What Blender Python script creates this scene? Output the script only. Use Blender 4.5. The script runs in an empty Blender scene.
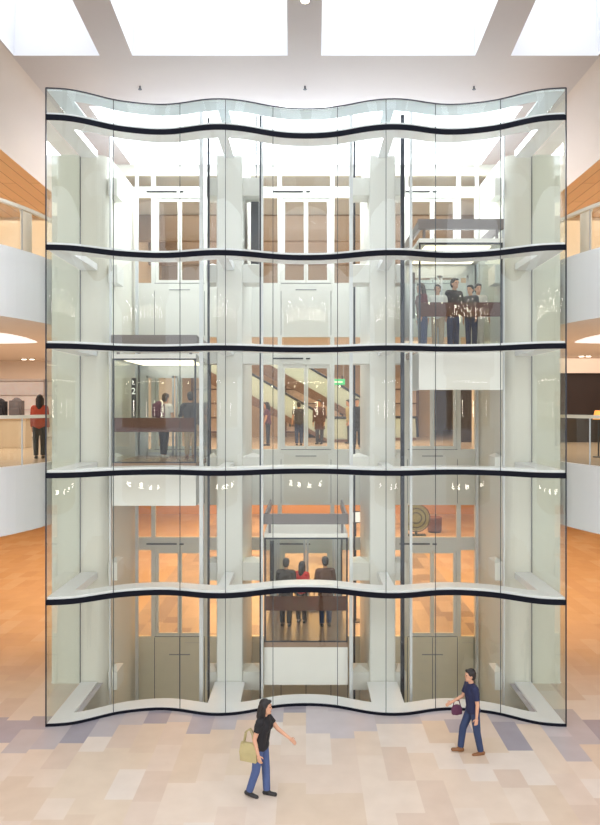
import bpy, bmesh, math, random
import numpy as np
from mathutils import Vector, Matrix, Euler
random.seed(11)
S = bpy.context.scene
COL = S.collection
PI = math.pi

# ------------------------------------------------------------------ camera numbers
F, CX, CY, EYE = 724.0, 306.0, 407.0, 6.8        # focal (px), principal point, eye height
L1, L2, L3 = 0.0, 5.34, 10.2                     # storey floors
YC = 17.8                                        # front plane of the lift core
YD = 20.9                                        # landing door wall
def zat(py, D): return EYE - (py - CY) * D / F
def xat(px, D): return (px - CX) * D / F

# ------------------------------------------------------------------ colour / materials
def lin(c):
    out = []
    for v in c:
        v = v / 255.0
        out.append(v / 12.92 if v <= 0.04045 else ((v + 0.055) / 1.055) ** 2.4)
    return tuple(out) + (1.0,)
MATS = {}
def mat(name, rgb, rough=0.5, metal=0.0, emit=0.0, ecol=None, noise=0.04, scale=3.0, spec=0.5, bump=0.0):
    if name in MATS: return MATS[name]
    m = bpy.data.materials.new(name); m.use_nodes = True
    nt = m.node_tree; b = nt.nodes['Principled BSDF']
    tc = nt.nodes.new('ShaderNodeTexCoord')
    nz = nt.nodes.new('ShaderNodeTexNoise'); nz.inputs['Scale'].default_value = scale
    nz.inputs['Detail'].default_value = 4
    nt.links.new(tc.outputs['Object'], nz.inputs['Vector'])
    mx = nt.nodes.new('ShaderNodeMixRGB')
    c = lin(rgb)
    mx.inputs[1].default_value = tuple(max(0, v * (1 - noise)) for v in c[:3]) + (1,)
    mx.inputs[2].default_value = tuple(min(1, v * (1 + noise)) for v in c[:3]) + (1,)
    nt.links.new(nz.outputs['Fac'], mx.inputs[0])
    nt.links.new(mx.outputs[0], b.inputs['Base Color'])
    b.inputs['Roughness'].default_value = rough
    b.inputs['Metallic'].default_value = metal
    b.inputs['Specular IOR Level'].default_value = spec
    if emit:
        b.inputs['Emission Color'].default_value = lin(ecol or rgb)
        b.inputs['Emission Strength'].default_value = emit
    if bump:
        bp = nt.nodes.new('ShaderNodeBump'); bp.inputs['Strength'].default_value = bump
        nt.links.new(nz.outputs['Fac'], bp.inputs['Height']); nt.links.new(bp.outputs[0], b.inputs['Normal'])
    MATS[name] = m
    return m

def glass(name, tint, base=0.05, gain=0.7, rough=0.0, body=0.0, bodycol=(200, 210, 205)):
    """thin architectural glass: tinted see-through, mirror-like at glancing angles, a little milky body"""
    m = bpy.data.materials.new(name); m.use_nodes = True
    nt = m.node_tree; nt.nodes.clear()
    out = nt.nodes.new('ShaderNodeOutputMaterial')
    tr = nt.nodes.new('ShaderNodeBsdfTransparent'); tr.inputs[0].default_value = lin(tint)
    gl = nt.nodes.new('ShaderNodeBsdfGlossy'); gl.inputs['Roughness'].default_value = rough
    gl.inputs[0].default_value = (0.95, 0.98, 1, 1)
    lw = nt.nodes.new('ShaderNodeLayerWeight'); lw.inputs[0].default_value = 0.5
    pw = nt.nodes.new('ShaderNodeMath'); pw.operation = 'POWER'; pw.inputs[1].default_value = 4.0
    ma = nt.nodes.new('ShaderNodeMath'); ma.operation = 'MULTIPLY_ADD'
    ma.inputs[1].default_value = gain; ma.inputs[2].default_value = base
    mx = nt.nodes.new('ShaderNodeMixShader')
    nt.links.new(lw.outputs['Facing'], pw.inputs[0]); nt.links.new(pw.outputs[0], ma.inputs[0])
    nt.links.new(ma.outputs[0], mx.inputs[0])
    src = tr.outputs[0]
    if body:
        df = nt.nodes.new('ShaderNodeBsdfDiffuse'); df.inputs[0].default_value = lin(bodycol)
        m2 = nt.nodes.new('ShaderNodeMixShader'); m2.inputs[0].default_value = body
        nt.links.new(tr.outputs[0], m2.inputs[1]); nt.links.new(df.outputs[0], m2.inputs[2]); src = m2.outputs[0]
    nt.links.new(src, mx.inputs[1]); nt.links.new(gl.outputs[0], mx.inputs[2])
    nt.links.new(mx.outputs[0], out.inputs[0])
    MATS[name] = m
    return m

G_SHAFT = glass('shaft_glass', (248, 251, 247), base=0.05, gain=0.6)
G_SIDE = glass('shaft_side_glass', (236, 242, 236), base=0.05, gain=0.45)
G_RAIL = glass('rail_glass', (232, 236, 228), base=0.06, gain=0.5)
G_CAR = glass('car_glass', (242, 246, 244), base=0.02, gain=0.4)
G_DOOR = glass('door_glass', (240, 236, 226), base=0.03, gain=0.35)
G_BROWN = glass('brown_band_glass', (170, 120, 98), base=0.02, gain=0.2, body=0.5, bodycol=(120, 74, 56))
WHITE = mat('white_plaster', (232, 229, 226), 0.6, noise=0.015)
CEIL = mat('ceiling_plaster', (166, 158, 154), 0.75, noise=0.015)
CEILC = mat('cove_plaster', (180, 168, 158), .75, noise=.015)
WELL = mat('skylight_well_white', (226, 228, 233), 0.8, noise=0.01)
CORE = mat('core_wall_ivory', (224, 223, 213), 0.45, noise=0.02)
PIER = mat('core_pier_white', (226, 227, 222), 0.45, noise=0.02)
FRAME = mat('landing_frame_white', (226, 226, 220), 0.4, noise=0.02)
PITM = mat('pit_wall_olive', (232, 226, 206), 0.5, noise=0.05)
LEDGE = mat('ledge_white', (238, 240, 243), 0.35, noise=0.015)
BAND = mat('band_dark_navy', (15, 18, 29), 0.6, noise=0.05, spec=.12)
JOINT = mat('joint_grey', (70, 78, 82), 0.5)
STEEL = mat('brushed_steel', (190, 196, 202), 0.3, metal=0.8)
PALEST = mat('pale_steel_rail', (212, 216, 220), 0.4, metal=0.2)
DARKST = mat('dark_steel', (48, 54, 64), 0.4, metal=0.5)
FASCIA = mat('gallery_fascia_white', (236, 236, 240), 0.5, noise=0.01)
SOFFIT = mat('gallery_soffit', (232, 218, 208), 0.7, noise=0.02)
GFLOOR = mat('gallery_floor_stone', (220, 200, 178), 0.2, noise=0.08, scale=1.5)
WALLW = mat('warm_wall', (226, 210, 190), 0.7, noise=0.04)
WALLO = mat('amber_wall', (214, 170, 118), 0.7, noise=0.06)
DARKW = mat('dark_brown_wall', (40, 24, 20), 0.5, noise=0.1)
CAPRAIL = mat('handrail_pale', (232, 222, 208), 0.35, noise=0.02)
CARGREY = mat('car_roof_grey', (122, 116, 116), 0.5, noise=0.05)
CARWHITE = mat('car_apron_white', (232, 232, 228), 0.5, noise=0.02)
CARFLOOR = mat('car_floor_brown', (150, 126, 108), 0.25, noise=0.08)
LAMP = mat('lamp_glow', (255, 244, 224), emit=6.0, ecol=(255, 240, 215))
LAMPW = mat('warm_lamp_glow', (255, 220, 170), emit=5.0, ecol=(255, 214, 150))
CARLIGHT = mat('car_light_glow', (255, 244, 225), emit=2.2, ecol=(255, 240, 214))

def wood_mat():
    m = bpy.data.materials.new('timber_planks'); m.use_nodes = True; nt = m.node_tree; b = nt.nodes['Principled BSDF']
    tc = nt.nodes.new('ShaderNodeTexCoord'); mp = nt.nodes.new('ShaderNodeMapping')
    mp.inputs['Rotation'].default_value = (0, 0, PI / 2)
    br = nt.nodes.new('ShaderNodeTexBrick'); br.inputs['Scale'].default_value = 1.0
    br.inputs['Brick Width'].default_value = 4.0; br.inputs['Row Height'].default_value = 0.42
    br.inputs['Mortar Size'].default_value = 0.012
    br.inputs['Color1'].default_value = lin((218, 178, 130)); br.inputs['Color2'].default_value = lin((206, 164, 116))
    br.inputs['Mortar'].default_value = lin((140, 100, 64))
    nz = nt.nodes.new('ShaderNodeTexNoise'); nz.inputs['Scale'].default_value = 6
    mp2 = nt.nodes.new('ShaderNodeMapping'); mp2.inputs['Scale'].default_value = (6, 0.4, 1)
    mx = nt.nodes.new('ShaderNodeMixRGB'); mx.blend_type = 'MULTIPLY'; mx.inputs[0].default_value = 0.25
    nt.links.new(tc.outputs['Object'], mp.inputs[0]); nt.links.new(mp.outputs[0], br.inputs[0])
    nt.links.new(tc.outputs['Object'], mp2.inputs[0]); nt.links.new(mp2.outputs[0], nz.inputs[0])
    nt.links.new(br.outputs[0], mx.inputs[1]); nt.links.new(nz.outputs['Color'], mx.inputs[2])
    nt.links.new(mx.outputs[0], b.inputs['Base Color']); b.inputs['Roughness'].default_value = 0.5
    return m
WOOD = wood_mat()

def tile_mat():
    m = bpy.data.materials.new('stone_tiles'); m.use_nodes = True; nt = m.node_tree; b = nt.nodes['Principled BSDF']
    at = nt.nodes.new('ShaderNodeVertexColor'); at.layer_name = 'tile'
    tc = nt.nodes.new('ShaderNodeTexCoord'); nz = nt.nodes.new('ShaderNodeTexNoise')
    nz.inputs['Scale'].default_value = 2.2; nz.inputs['Detail'].default_value = 6
    rp = nt.nodes.new('ShaderNodeValToRGB'); rp.color_ramp.elements[0].position = 0.3; rp.color_ramp.elements[1].position = 0.75
    rp.color_ramp.elements[0].color = (0.86, 0.84, 0.82, 1); rp.color_ramp.elements[1].color = (1, 1, 1, 1)
    mx = nt.nodes.new('ShaderNodeMixRGB'); mx.blend_type = 'MULTIPLY'; mx.inputs[0].default_value = 0.6
    nt.links.new(tc.outputs['Object'], nz.inputs[0]); nt.links.new(nz.outputs['Fac'], rp.inputs[0])
    nt.links.new(at.outputs[0], mx.inputs[1]); nt.links.new(rp.outputs[0], mx.inputs[2])
    nt.links.new(mx.outputs[0], b.inputs['Base Color'])
    b.inputs['Roughness'].default_value = 0.28; b.inputs['Specular IOR Level'].default_value = 0.35
    return m
TILE = tile_mat()

# ------------------------------------------------------------------ mesh helpers
class MB:
    def __init__(s): s.v = []; s.f = []; s.mi = []
    def box(s, x0, x1, y0, y1, z0, z1, mi=0):
        n = len(s.v)
        for z in (z0, z1):
            s.v += [(x0, y0, z), (x1, y0, z), (x1, y1, z), (x0, y1, z)]
        s.f += [(n, n+3, n+2, n+1), (n+4, n+5, n+6, n+7), (n, n+1, n+5, n+4), (n+1, n+2, n+6, n+5), (n+2, n+3, n+7, n+6), (n+3, n, n+4, n+7)]
        s.mi += [mi] * 6; return s
    def quad(s, a, b, c, d, mi=0):
        n = len(s.v); s.v += [tuple(a), tuple(b), tuple(c), tuple(d)]; s.f.append((n, n+1, n+2, n+3)); s.mi.append(mi); return s
    def ngon(s, pts, mi=0):
        n = len(s.v); s.v += [tuple(p) for p in pts]; s.f.append(tuple(range(n, n + len(pts)))); s.mi.append(mi); return s
    def prism(s, poly, z0, z1, mi=0, top=None, bot=None):
        """vertical prism over a plan polygon (counter-clockwise)"""
        n = len(s.v); k = len(poly)
        s.v += [(p[0], p[1], z0) for p in poly] + [(p[0], p[1], z1) for p in poly]
        for i in range(k):
            j = (i + 1) % k
            s.f.append((n+i, n+j, n+k+j, n+k+i)); s.mi.append(mi)
        s.f.append(tuple(range(n + k - 1, n - 1, -1))); s.mi.append(mi if bot is None else bot)
        s.f.append(tuple(range(n + k, n + 2 * k))); s.mi.append(mi if top is None else top)
        return s
    def ribbon(s, inner, outer, z0, z1, mi=0):
        """solid strip between two plan polylines"""
        n = len(s.v); k = len(inner)
        for z in (z0, z1):
            s.v += [(p[0], p[1], z) for p in outer] + [(p[0], p[1], z) for p in inner]
        O0, I0, O1, I1 = n, n + k, n + 2 * k, n + 3 * k
        for i in range(k - 1):
            s.f += [(O0+i, O0+i+1, O1+i+1, O1+i), (I0+i+1, I0+i, I1+i, I1+i+1), (O1+i, O1+i+1, I1+i+1, I1+i), (O0+i+1, O0+i, I0+i, I0+i+1)]
            s.mi += [mi] * 4
        s.f += [(O0, O1, I1, I0), (O0+k-1, I0+k-1, I1+k-1, O1+k-1)]; s.mi += [mi] * 2
        return s
    def sheet(s, line, z0, z1, mi=0):
        n = len(s.v); k = len(line)
        s.v += [(p[0], p[1], z0) for p in line] + [(p[0], p[1], z1) for p in line]
        for i in range(k - 1):
            s.f.append((n+i, n+i+1, n+k+i+1, n+k+i)); s.mi.append(mi)
        return s
    def tube(s, a, b, r0, r1=None, seg=12, mi=0):
        a, b = Vector(a), Vector(b); r1 = r0 if r1 is None else r1
        d = (b - a).normalized(); u = d.orthogonal().normalized(); w = d.cross(u)
        n = len(s.v)
        for c, r in ((a, r0), (b, r1)):
            for i in range(seg):
                t = 2 * PI * i / seg; s.v.append(tuple(c + u * (r * math.cos(t)) + w * (r * math.sin(t))))
        for i in range(seg):
            j = (i + 1) % seg; s.f.append((n+i, n+j, n+seg+j, n+seg+i)); s.mi.append(mi)
        s.f += [tuple(range(n + seg - 1, n - 1, -1)), tuple(range(n + seg, n + 2 * seg))]; s.mi += [mi] * 2
        return s
    def ball(s, c, rx, ry=None, rz=None, seg=16, rings=10, mi=0, rot=None):
        ry = rx if ry is None else ry; rz = rx if rz is None else rz
        n = len(s.v); c = Vector(c)
        pts = [Vector((0, 0, -rz))]
        for i in range(1, rings):
            ph = -PI / 2 + PI * i / rings
            for j in range(seg):
                t = 2 * PI * j / seg
                pts.append(Vector((rx * math.cos(ph) * math.cos(t), ry * math.cos(ph) * math.sin(t), rz * math.sin(ph))))
        pts.append(Vector((0, 0, rz)))
        if rot is not None: pts = [rot @ p for p in pts]
        s.v += [tuple(c + p) for p in pts]
        for j in range(seg):
            k = (j + 1) % seg
            s.f.append((n, n+1+k, n+1+j)); s.mi.append(mi)
            for i in range(rings - 2):
                q = n + 1 + i * seg
                s.f.append((q+j, q+k, q+seg+k, q+seg+j)); s.mi.append(mi)
            q = n + 1 + (rings - 2) * seg
            s.f.append((q+j, q+k, n + len(pts) - 1)); s.mi.append(mi)
        return s
    def limb(s, a, b, r0, r1, caps=True, seg=14):
        s.tube(a, b, r0, r1, seg)
        if caps: s.ball(a, r0, seg=seg, rings=8); s.ball(b, r1, seg=seg, rings=8)
        return s
    def mesh(s, name, mats, smooth=False):
        me = bpy.data.meshes.new(name); me.from_pydata(s.v, [], s.f)
        for m in (mats if isinstance(mats, (list, tuple)) else [mats]): me.materials.append(m)
        me.polygons.foreach_set('material_index', s.mi)
        if smooth: me.polygons.foreach_set('use_smooth', [True] * len(s.f))
        me.update(); return me
    def build(s, name, mats, parent=None, smooth=False, bevel=0.0, loc=None):
        o = bpy.data.objects.new(name, s.mesh(name, mats, smooth)); COL.objects.link(o)
        if parent: o.parent = parent
        if loc: o.location = loc
        if bevel:
            b = o.modifiers.new('bevel', 'BEVEL'); b.width = bevel; b.segments = 2; b.limit_method = 'ANGLE'
        return o

def struct(o): o['kind'] = 'structure'; return o
def tag(o, label, cat, group=None):
    o['label'] = label; o['category'] = cat
    if group: o['group'] = group
    return o
def thing(name, label, cat, loc=(0, 0, 0), rz=0.0, group=None):
    o = bpy.data.objects.new(name, None); COL.objects.link(o)
    o.location = loc; o.rotation_euler = (0, 0, rz); o.empty_display_size = 0.2
    return tag(o, label, cat, group)
def copy_tree(o, parent=None):
    c = o.copy(); COL.objects.link(c); c.parent = parent
    for ch in list(o.children): copy_tree(ch, c)
    return c
def text(name, body, size, m, loc, rot, parent):
    cu = bpy.data.curves.new(name, 'FONT'); cu.body = body; cu.size = size; cu.extrude = 0.002
    cu.align_x = 'CENTER'; cu.align_y = 'CENTER'; cu.materials.append(m)
    q = bpy.data.objects.new(name, cu); COL.objects.link(q); dg = bpy.context.evaluated_depsgraph_get(); dg.update()
    me = bpy.data.meshes.new_from_object(q.evaluated_get(dg), depsgraph=dg); bpy.data.objects.remove(q)
    o = bpy.data.objects.new(name, me); COL.objects.link(o); o.parent = parent; o.location = loc; o.rotation_euler = rot
    return o

# ------------------------------------------------------------------ the wavy front line, read off the photograph's base line
_px = [46, 75, 113.5, 133, 156.7, 180, 201, 224, 250, 273, 306]
_py = [726.2, 723.8, 714.7, 711.7, 709.8, 711, 714.2, 715.2, 712.2, 707.8, 705.4]
_D = [F * EYE / (y - CY) for y in _py]
_X = [(x - CX) / F * d for x, d in zip(_px, _D)]
XS = np.array(_X + [-x for x in _X[-2::-1]]); YS = np.array(_D + _D[-2::-1])
def spline(xs, ys):
    n = len(xs); h = np.diff(xs); A = np.eye(n); r = np.zeros(n)
    for i in range(1, n - 1):
        A[i, i-1] = h[i-1]; A[i, i] = 2 * (h[i-1] + h[i]); A[i, i+1] = h[i]
        r[i] = 6 * ((ys[i+1] - ys[i]) / h[i] - (ys[i] - ys[i-1]) / h[i-1])
    M = np.linalg.solve(A, r)
    def f(x):
        x = min(max(x, xs[0]), xs[-1]); i = min(max(int(np.searchsorted(xs, x)) - 1, 0), n - 2); t0 = xs[i+1] - x; t1 = x - xs[i]
        return float((M[i] * t0**3 + M[i+1] * t1**3) / (6 * h[i]) + (ys[i] / h[i] - M[i] * h[i] / 6) * t0 + (ys[i+1] / h[i] - M[i+1] * h[i] / 6) * t1)
    return f
front = spline(XS, YS)
XW = float(XS[-1])                # half width of the glass box
Y0 = front(-XW)
LD, SD = 0.50, 0.42               # ledge depth at the front and at the sides
def line(x0, x1, n, off=0.0): return [(x0 + (x1 - x0) * i / n, front(x0 + (x1 - x0) * i / n) + off) for i in range(n + 1)]
def x_of_px(px):
    x = (px - CX) / F * 16.0
    for _ in range(30): x = (px - CX) / F * front(x)
    return x
JX = [-XW] + [x_of_px(p) for p in (113.5, 180, 225.5, 273, 337.5, 386, 435.5, 500.5)] + [XW]
BZ = [0.0, 2.64, 5.34, 8.10, 10.20, 12.97]       # band centres
ZTOP = 13.59

# ================================================================== THE GLASS LIFT ENCLOSURE
enc = thing('glass_enclosure', 'tall wavy glass enclosure with dark curved bands around the lifts', 'glass enclosure', (0, Y0, 0))
def E(o): o.parent = enc; o.matrix_parent_inverse = Matrix.Translation((0, -Y0, 0)); return o
tiers = [(0.06, 2.58), (2.70, 5.28), (5.40, 8.04), (8.16, 10.14), (10.26, 12.91), (13.03, ZTOP)]
for z0, z1 in tiers:
    for a, b in zip(JX[:-1], JX[1:]):
        E(MB().sheet(line(a, b, 14), z0, z1).build('glass_pane', G_SHAFT, smooth=True))
for sx in (-1, 1):
    for z0, z1 in tiers:
        E(MB().sheet([(sx * XW, Y0), (sx * XW, YC - .03)], z0, z1).build('side_pane', G_SIDE))
for x in JX[1:-1]:
    y = front(x); E(MB().box(x - .007, x + .007, y - .012, y + .006, 0.04, ZTOP).build('glazing_joint', JOINT))
for sx in (-1, 1):
    E(MB().box(sx * XW - .012, sx * XW + .012, Y0 - .014, Y0 + .012, 0, ZTOP + .01).build('corner_bead', DARKST))
    E(MB().box(sx * XW - .009, sx * XW + .009, YC - .05, YC - .03, 0, ZTOP).build('rear_bead', JOINT))
top = line(-XW, XW, 120)
E(MB().ribbon([(x, y + .012) for x, y in top], [(x, y - .012) for x, y in top], ZTOP - .006, ZTOP + .016).build('top_bead', DARKST))
NL = 140
def ledge(z0, z1, name='ledge', m=LEDGE):
    mb = MB()
    xi = XW - SD
    outer = line(-XW + .02, XW - .02, NL, .012)
    inner = [(max(-xi, min(xi, x)), max(y + LD, 0)) for x, y in line(-XW + .02, XW - .02, NL)]
    mb.ribbon(inner, outer, z0, z1)
    yi = front(-xi) + LD - .02
    for sx in (-1, 1):
        a, b = sorted((sx * xi, sx * (XW - .02)))
        cx = [xi + (XW - .02 - xi) * i / 6 for i in range(7)]
        pp = [(sx * x, front(x) + .03) for x in cx] + [(sx * (XW - .02), YC - .04), (sx * xi, YC - .04)]
        if sx < 0: pp = pp[::-1]
        mb.prism(pp, z0 + .001, z1 - .001)
        a, b = sorted((sx * 1.76, sx * 2.0))
        mb.box(a, b, front(1.9) + LD - .1, YC - .03, z0 + .002, z1 - .002)
        if z0 < .5:                                   # at the ground the divider widens to the pier
            a, b = sorted((sx * 1.5, sx * 2.24)); mb.box(a, b, front(1.9) + LD - .1, YC - .03, z0 + .003, z1 - .003)
    return E(mb.build(name, m))
ledge(0.005, .06)
for z in BZ[1:]:
    ledge(z - .05, z + .11)
ledge(ZTOP - .05, ZTOP - .01, 'top_ledge', mat('top_ring_pale', (206, 216, 220), .5))
for i, z in enumerate(BZ):
    h0, h1 = (z - .058, z + .058) if i else (0.0, .055)
    E(MB().ribbon([(x, y - .002) for x, y in top], [(x, y - .035) for x, y in top], h0, h1).build('band', BAND, smooth=False))

# ================================================================== FLOOR OF STONE TILES (one mesh, colours per tile)
def inner_y(x): return front(x) + LD - .12
def in_hole(x, y): return abs(x) < 5.0 and inner_y(x) < y < YD + .02 or (5.0 <= abs(x) < 6.3 and YC + .02 < y < YD)
def floor():
    bm = bmesh.new(); cl = bm.loops.layers.color.new('tile')
    pal = [(238, 230, 223), (240, 233, 226), (236, 227, 217), (241, 236, 231), (235, 226, 218), (238, 230, 220), (239, 231, 223)]
    grey = [(221, 218, 221), (212, 210, 216), (227, 224, 226), (205, 203, 210), (224, 220, 221)]
    W, Ln = .50, 1.05
    nx = 36
    for ci in range(-nx, nx):
        x0 = ci * W; y = 3.0 - random.random() * Ln
        while y < 47.5:
            ln = Ln * random.choice((.62, 1.0, 1.0, 1.25)); y1 = y + ln
            xm, ym = x0 + W / 2, (y + y1) / 2
            d = front(xm) - ym if abs(xm) < 6.2 else 9
            if abs(xm) > XW: d = min(9, math.hypot(abs(xm) - XW, Y0 - ym)) if ym < 18.3 else 9
            g = d < .55 + random.random() * .7 or (d < 1.5 and random.random() < .12)
            c = lin(random.choice(grey if g else pal))
            near = (abs(xm) < 7.2 and 15 < ym < 22.5)
            sub = (5, max(2, int(ln / .1))) if near else (1, 1)
            for i in range(sub[0]):
                for j in range(sub[1]):
                    a0, a1 = x0 + W * i / sub[0], x0 + W * (i + 1) / sub[0]
                    b0, b1 = y + ln * j / sub[1], y + ln * (j + 1) / sub[1]
                    if near and in_hole((a0 + a1) / 2, (b0 + b1) / 2): continue
                    f = bm.faces.new([bm.verts.new(p) for p in ((a0, b0, 0), (a1, b0, 0), (a1, b1, 0), (a0, b1, 0))])
                    for l in f.loops: l[cl] = c
            y = y1
    bmesh.ops.remove_doubles(bm, verts=bm.verts, dist=.0005)
    me = bpy.data.meshes.new('floor'); bm.to_mesh(me); bm.free(); me.materials.append(TILE)
    o = bpy.data.objects.new('floor', me); COL.objects.link(o); return struct(o)
floor()
# pit below the shaft
struct(MB().quad((-6.4, 15.2, -2.2), (6.4, 15.2, -2.2), (6.4, 21.2, -2.2), (-6.4, 21.2, -2.2)).build('floor_pit', PITM))
mb = MB(); pl = line(-XW + .1, XW - .1, 40, .1)
mb.sheet(pl, -2.2, -.01); mb.quad((-5.4, 15.5, -2.2), (-5.4, 18, -2.2), (-5.4, 18, -.01), (-5.4, 15.5, -.01)); mb.quad((5.4, 15.5, -2.2), (5.4, 18, -2.2), (5.4, 18, -.01), (5.4, 15.5, -.01))
struct(mb.build('wall_pit', PITM))

# ================================================================== CORE WALLS, PIERS AND THEIR BRACKETS
def bracket(parent, x0, x1, z):
    a, b = sorted((x0, x1))
    m = MB().box(a, b, 17.86, 18.5, z - .28, z + .16)
    m.ngon([(a, 17.86, z + .16), (b, 17.86, z + .16), ((a + b) / 2, 18.2, z + .25)]); m.ngon([(b, 18.5, z + .16), (a, 18.5, z + .16), ((a + b) / 2, 18.2, z + .25)])
    m.ngon([(a, 18.5, z + .16), (a, 17.86, z + .16), ((a + b) / 2, 18.2, z + .25)]); m.ngon([(b, 17.86, z + .16), (b, 18.5, z + .16), ((a + b) / 2, 18.2, z + .25)])
    return m.build('bracket', PIER, parent)
ZB = [0.1, 2.8, 5.4, 8.15, 10.15, 12.3]
for sx, nm in ((-1, 'wall_left'), (1, 'wall_right')):
    pts = [(6.25, YC), (6.25, YD + .1), (4.87, YD + .1)]
    r = .32
    pts += [(4.87 + r - r * math.cos(t), YC + r - r * math.sin(t)) for t in [i * PI / 2 / 10 for i in range(11)]]
    # pts run clockwise for +x seen from above; orient
    poly = [(sx * x, y) for x, y in pts]
    if sx < 0: poly = poly[::-1]
    poly = poly if sum(a[0] * b[1] - b[0] * a[1] for a, b in zip(poly, poly[1:] + poly[:1])) > 0 else poly[::-1]
    w = struct(MB().prism(poly, -2.2, 13.0).build(nm, CORE))
    for z in ZB: bracket(w, sx * 4.875, sx * 4.66, z)
for sx, nm in ((-1, 'pillar'), (1, 'pillar')):
    a, b = sorted((sx * 1.56, sx * 2.2))
    p = struct(MB().box(a, b, YC, YD, -2.2, 13.0).build(nm, PIER, bevel=.03))
    for z in ZB:
        bracket(p, sx * 1.565, sx * 1.10, z); bracket(p, sx * 2.195, sx * 2.46, z)

# ================================================================== LANDING WALL WITH DOORS (three bays, three storeys)
BX = [-3.65, 0.0, 3.65]
HALF = 1.62
LV = [dict(f=L1, g0=.22, g1=2.61, t0=3.04, t1=3.97, top=5.34 - .0),
      dict(f=L2, g0=5.62, g1=7.96, t0=8.36, t1=8.82, top=10.2),
      dict(f=L3, g0=10.42, g1=12.78, t0=13.16, t1=13.48, top=13.8)]
SL = [(-1.60, -.80), (-.62, -.05), (.05, .62), (.80, 1.60)]   # side light, leaf glass, leaf glass, side light
wall = MB()
def wbox(x0, x1, z0, z1, t=.14, dy=0): wall.box(x0, x1, YD + dy, YD + dy + t, z0, z1)
prev = -2.2
for lv in LV:
    z0 = prev
    wall.box(-6.2, 6.2, YD, YD + .14, z0, lv['g0'] - .04, 0 if z0 > 0 else 1)
    for k, bx in enumerate(BX):
        # solid between bays
        pass
    edges = []
    for bx in BX: edges += [(bx - 1.62, bx - .72), (bx + .72, bx + 1.62)]
    # vertical posts at door height
    xs = [-6.2]
    for bx in BX:
        posts = [(bx - 1.74, bx - 1.60), (bx - .82, bx - .70), (bx + .70, bx + .82), (bx + 1.60, bx + 1.74)]
        for a, b in posts: wbox(a, b, lv['g0'] - .04, lv['g1'] + .06); wbox(a, b, lv['t0'], lv['t1'])
    for a, b in ((-6.2, -5.39), (-1.91, -1.74), (1.74, 1.91), (5.39, 6.2)):
        wbox(a, b, lv['g0'] - .04, lv['g1'] + .06); wbox(a, b, lv['t0'], lv['t1'])
    wbox(-6.2, 6.2, lv['g1'] + .06, lv['t0'])           # lintel
    wbox(-6.2, 6.2, lv['t1'], lv['top'] + (.0 if lv['f'] < 10 else 0))
    prev = lv['top']
struct(wall.build('wall_back', [FRAME, PITM]))
dn = 0
CLOSER = mat('door_closer_black', (30, 30, 32), .4)
for lv in LV:
    for bx in BX:
        dn += 1
        d = bpy.data.objects.new('door_%d' % dn, None); COL.objects.link(d); d.location = (bx, YD, lv['f']); struct(d)
        fz = lv['f']; g0, g1 = lv['g0'] - fz, lv['g1'] - fz
        for s in (-1, 1):
            lf = MB()
            a, b = sorted((s * .006, s * .695))
            ga, gb = sorted((s * .06, s * .61))
            y0, y1 = .03, .10
            lf.box(a, b, y0, y1, g0 - .035, g0 + .05); lf.box(a, b, y0, y1, g1 - .04, g1 + .055)
            lf.box(a, ga, y0, y1, g0 + .05, g1 - .04); lf.box(gb, b, y0, y1, g0 + .05, g1 - .04)
            l = lf.build('door_leaf', FRAME, d)
            MB().quad((ga, .065, g0 + .05), (gb, .065, g0 + .05), (gb, .065, g1 - .04), (ga, .065, g1 - .04)).build('glass', G_DOOR, l)
        for s in (-1, 1):
            a, b = sorted((s * .82, s * 1.60))
            sl = MB().quad((a, .07, g0 - .04), (b, .07, g0 - .04), (b, .07, g1 + .06), (a, .07, g1 + .06)).build('side_light', G_DOOR, d)
            MB().quad((a, .07, lv['t0'] - fz), (b, .07, lv['t0'] - fz), (b, .07, lv['t1'] - fz), (a, .07, lv['t1'] - fz)).build('transom_light', G_DOOR, d)
        a, b = -.70, .70
        MB().quad((a, .07, lv['t0'] - fz), (b, .07, lv['t0'] - fz), (b, .07, lv['t1'] - fz), (a, .07, lv['t1'] - fz)).build('transom_light', G_DOOR, d)
        MB().box(-.95, -.08, -.03, -.002, g1 + .22, g1 + .26).box(.0, .12, -.03, -.002, g1 + .215, g1 + .255).build('closer_bar', CLOSER, d)
        if fz > 1: MB().box(-.3, .3, -.012, -.002, g0 - .25, g0 - .22).build('kick_slot', mat('slot_grey', (150, 152, 150)), d)
        MB().box(-.72, .72, -.008, -.002, g0 - .055, g0 - .04).build('sill_line', JOINT, d)
        if fz < 1:
            MB().box(-.30, .30, -.012, -.002, -.36, -.33).build('kick_slot', mat('slot_grey', (150, 152, 150)), d)
            for x in (-.72, .0, .72, 1.2): MB().box(x - .008, x + .008, -.008, -.002, -2.1, .15).build('panel_joint', JOINT, d)
        if fz < 6:
            for x in (-.72, .72): MB().box(x - .006, x + .006, -.008, -.002, lv['t1'] - fz + .05, lv['top'] - fz - .05).build('panel_joint', JOINT, d)

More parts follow.
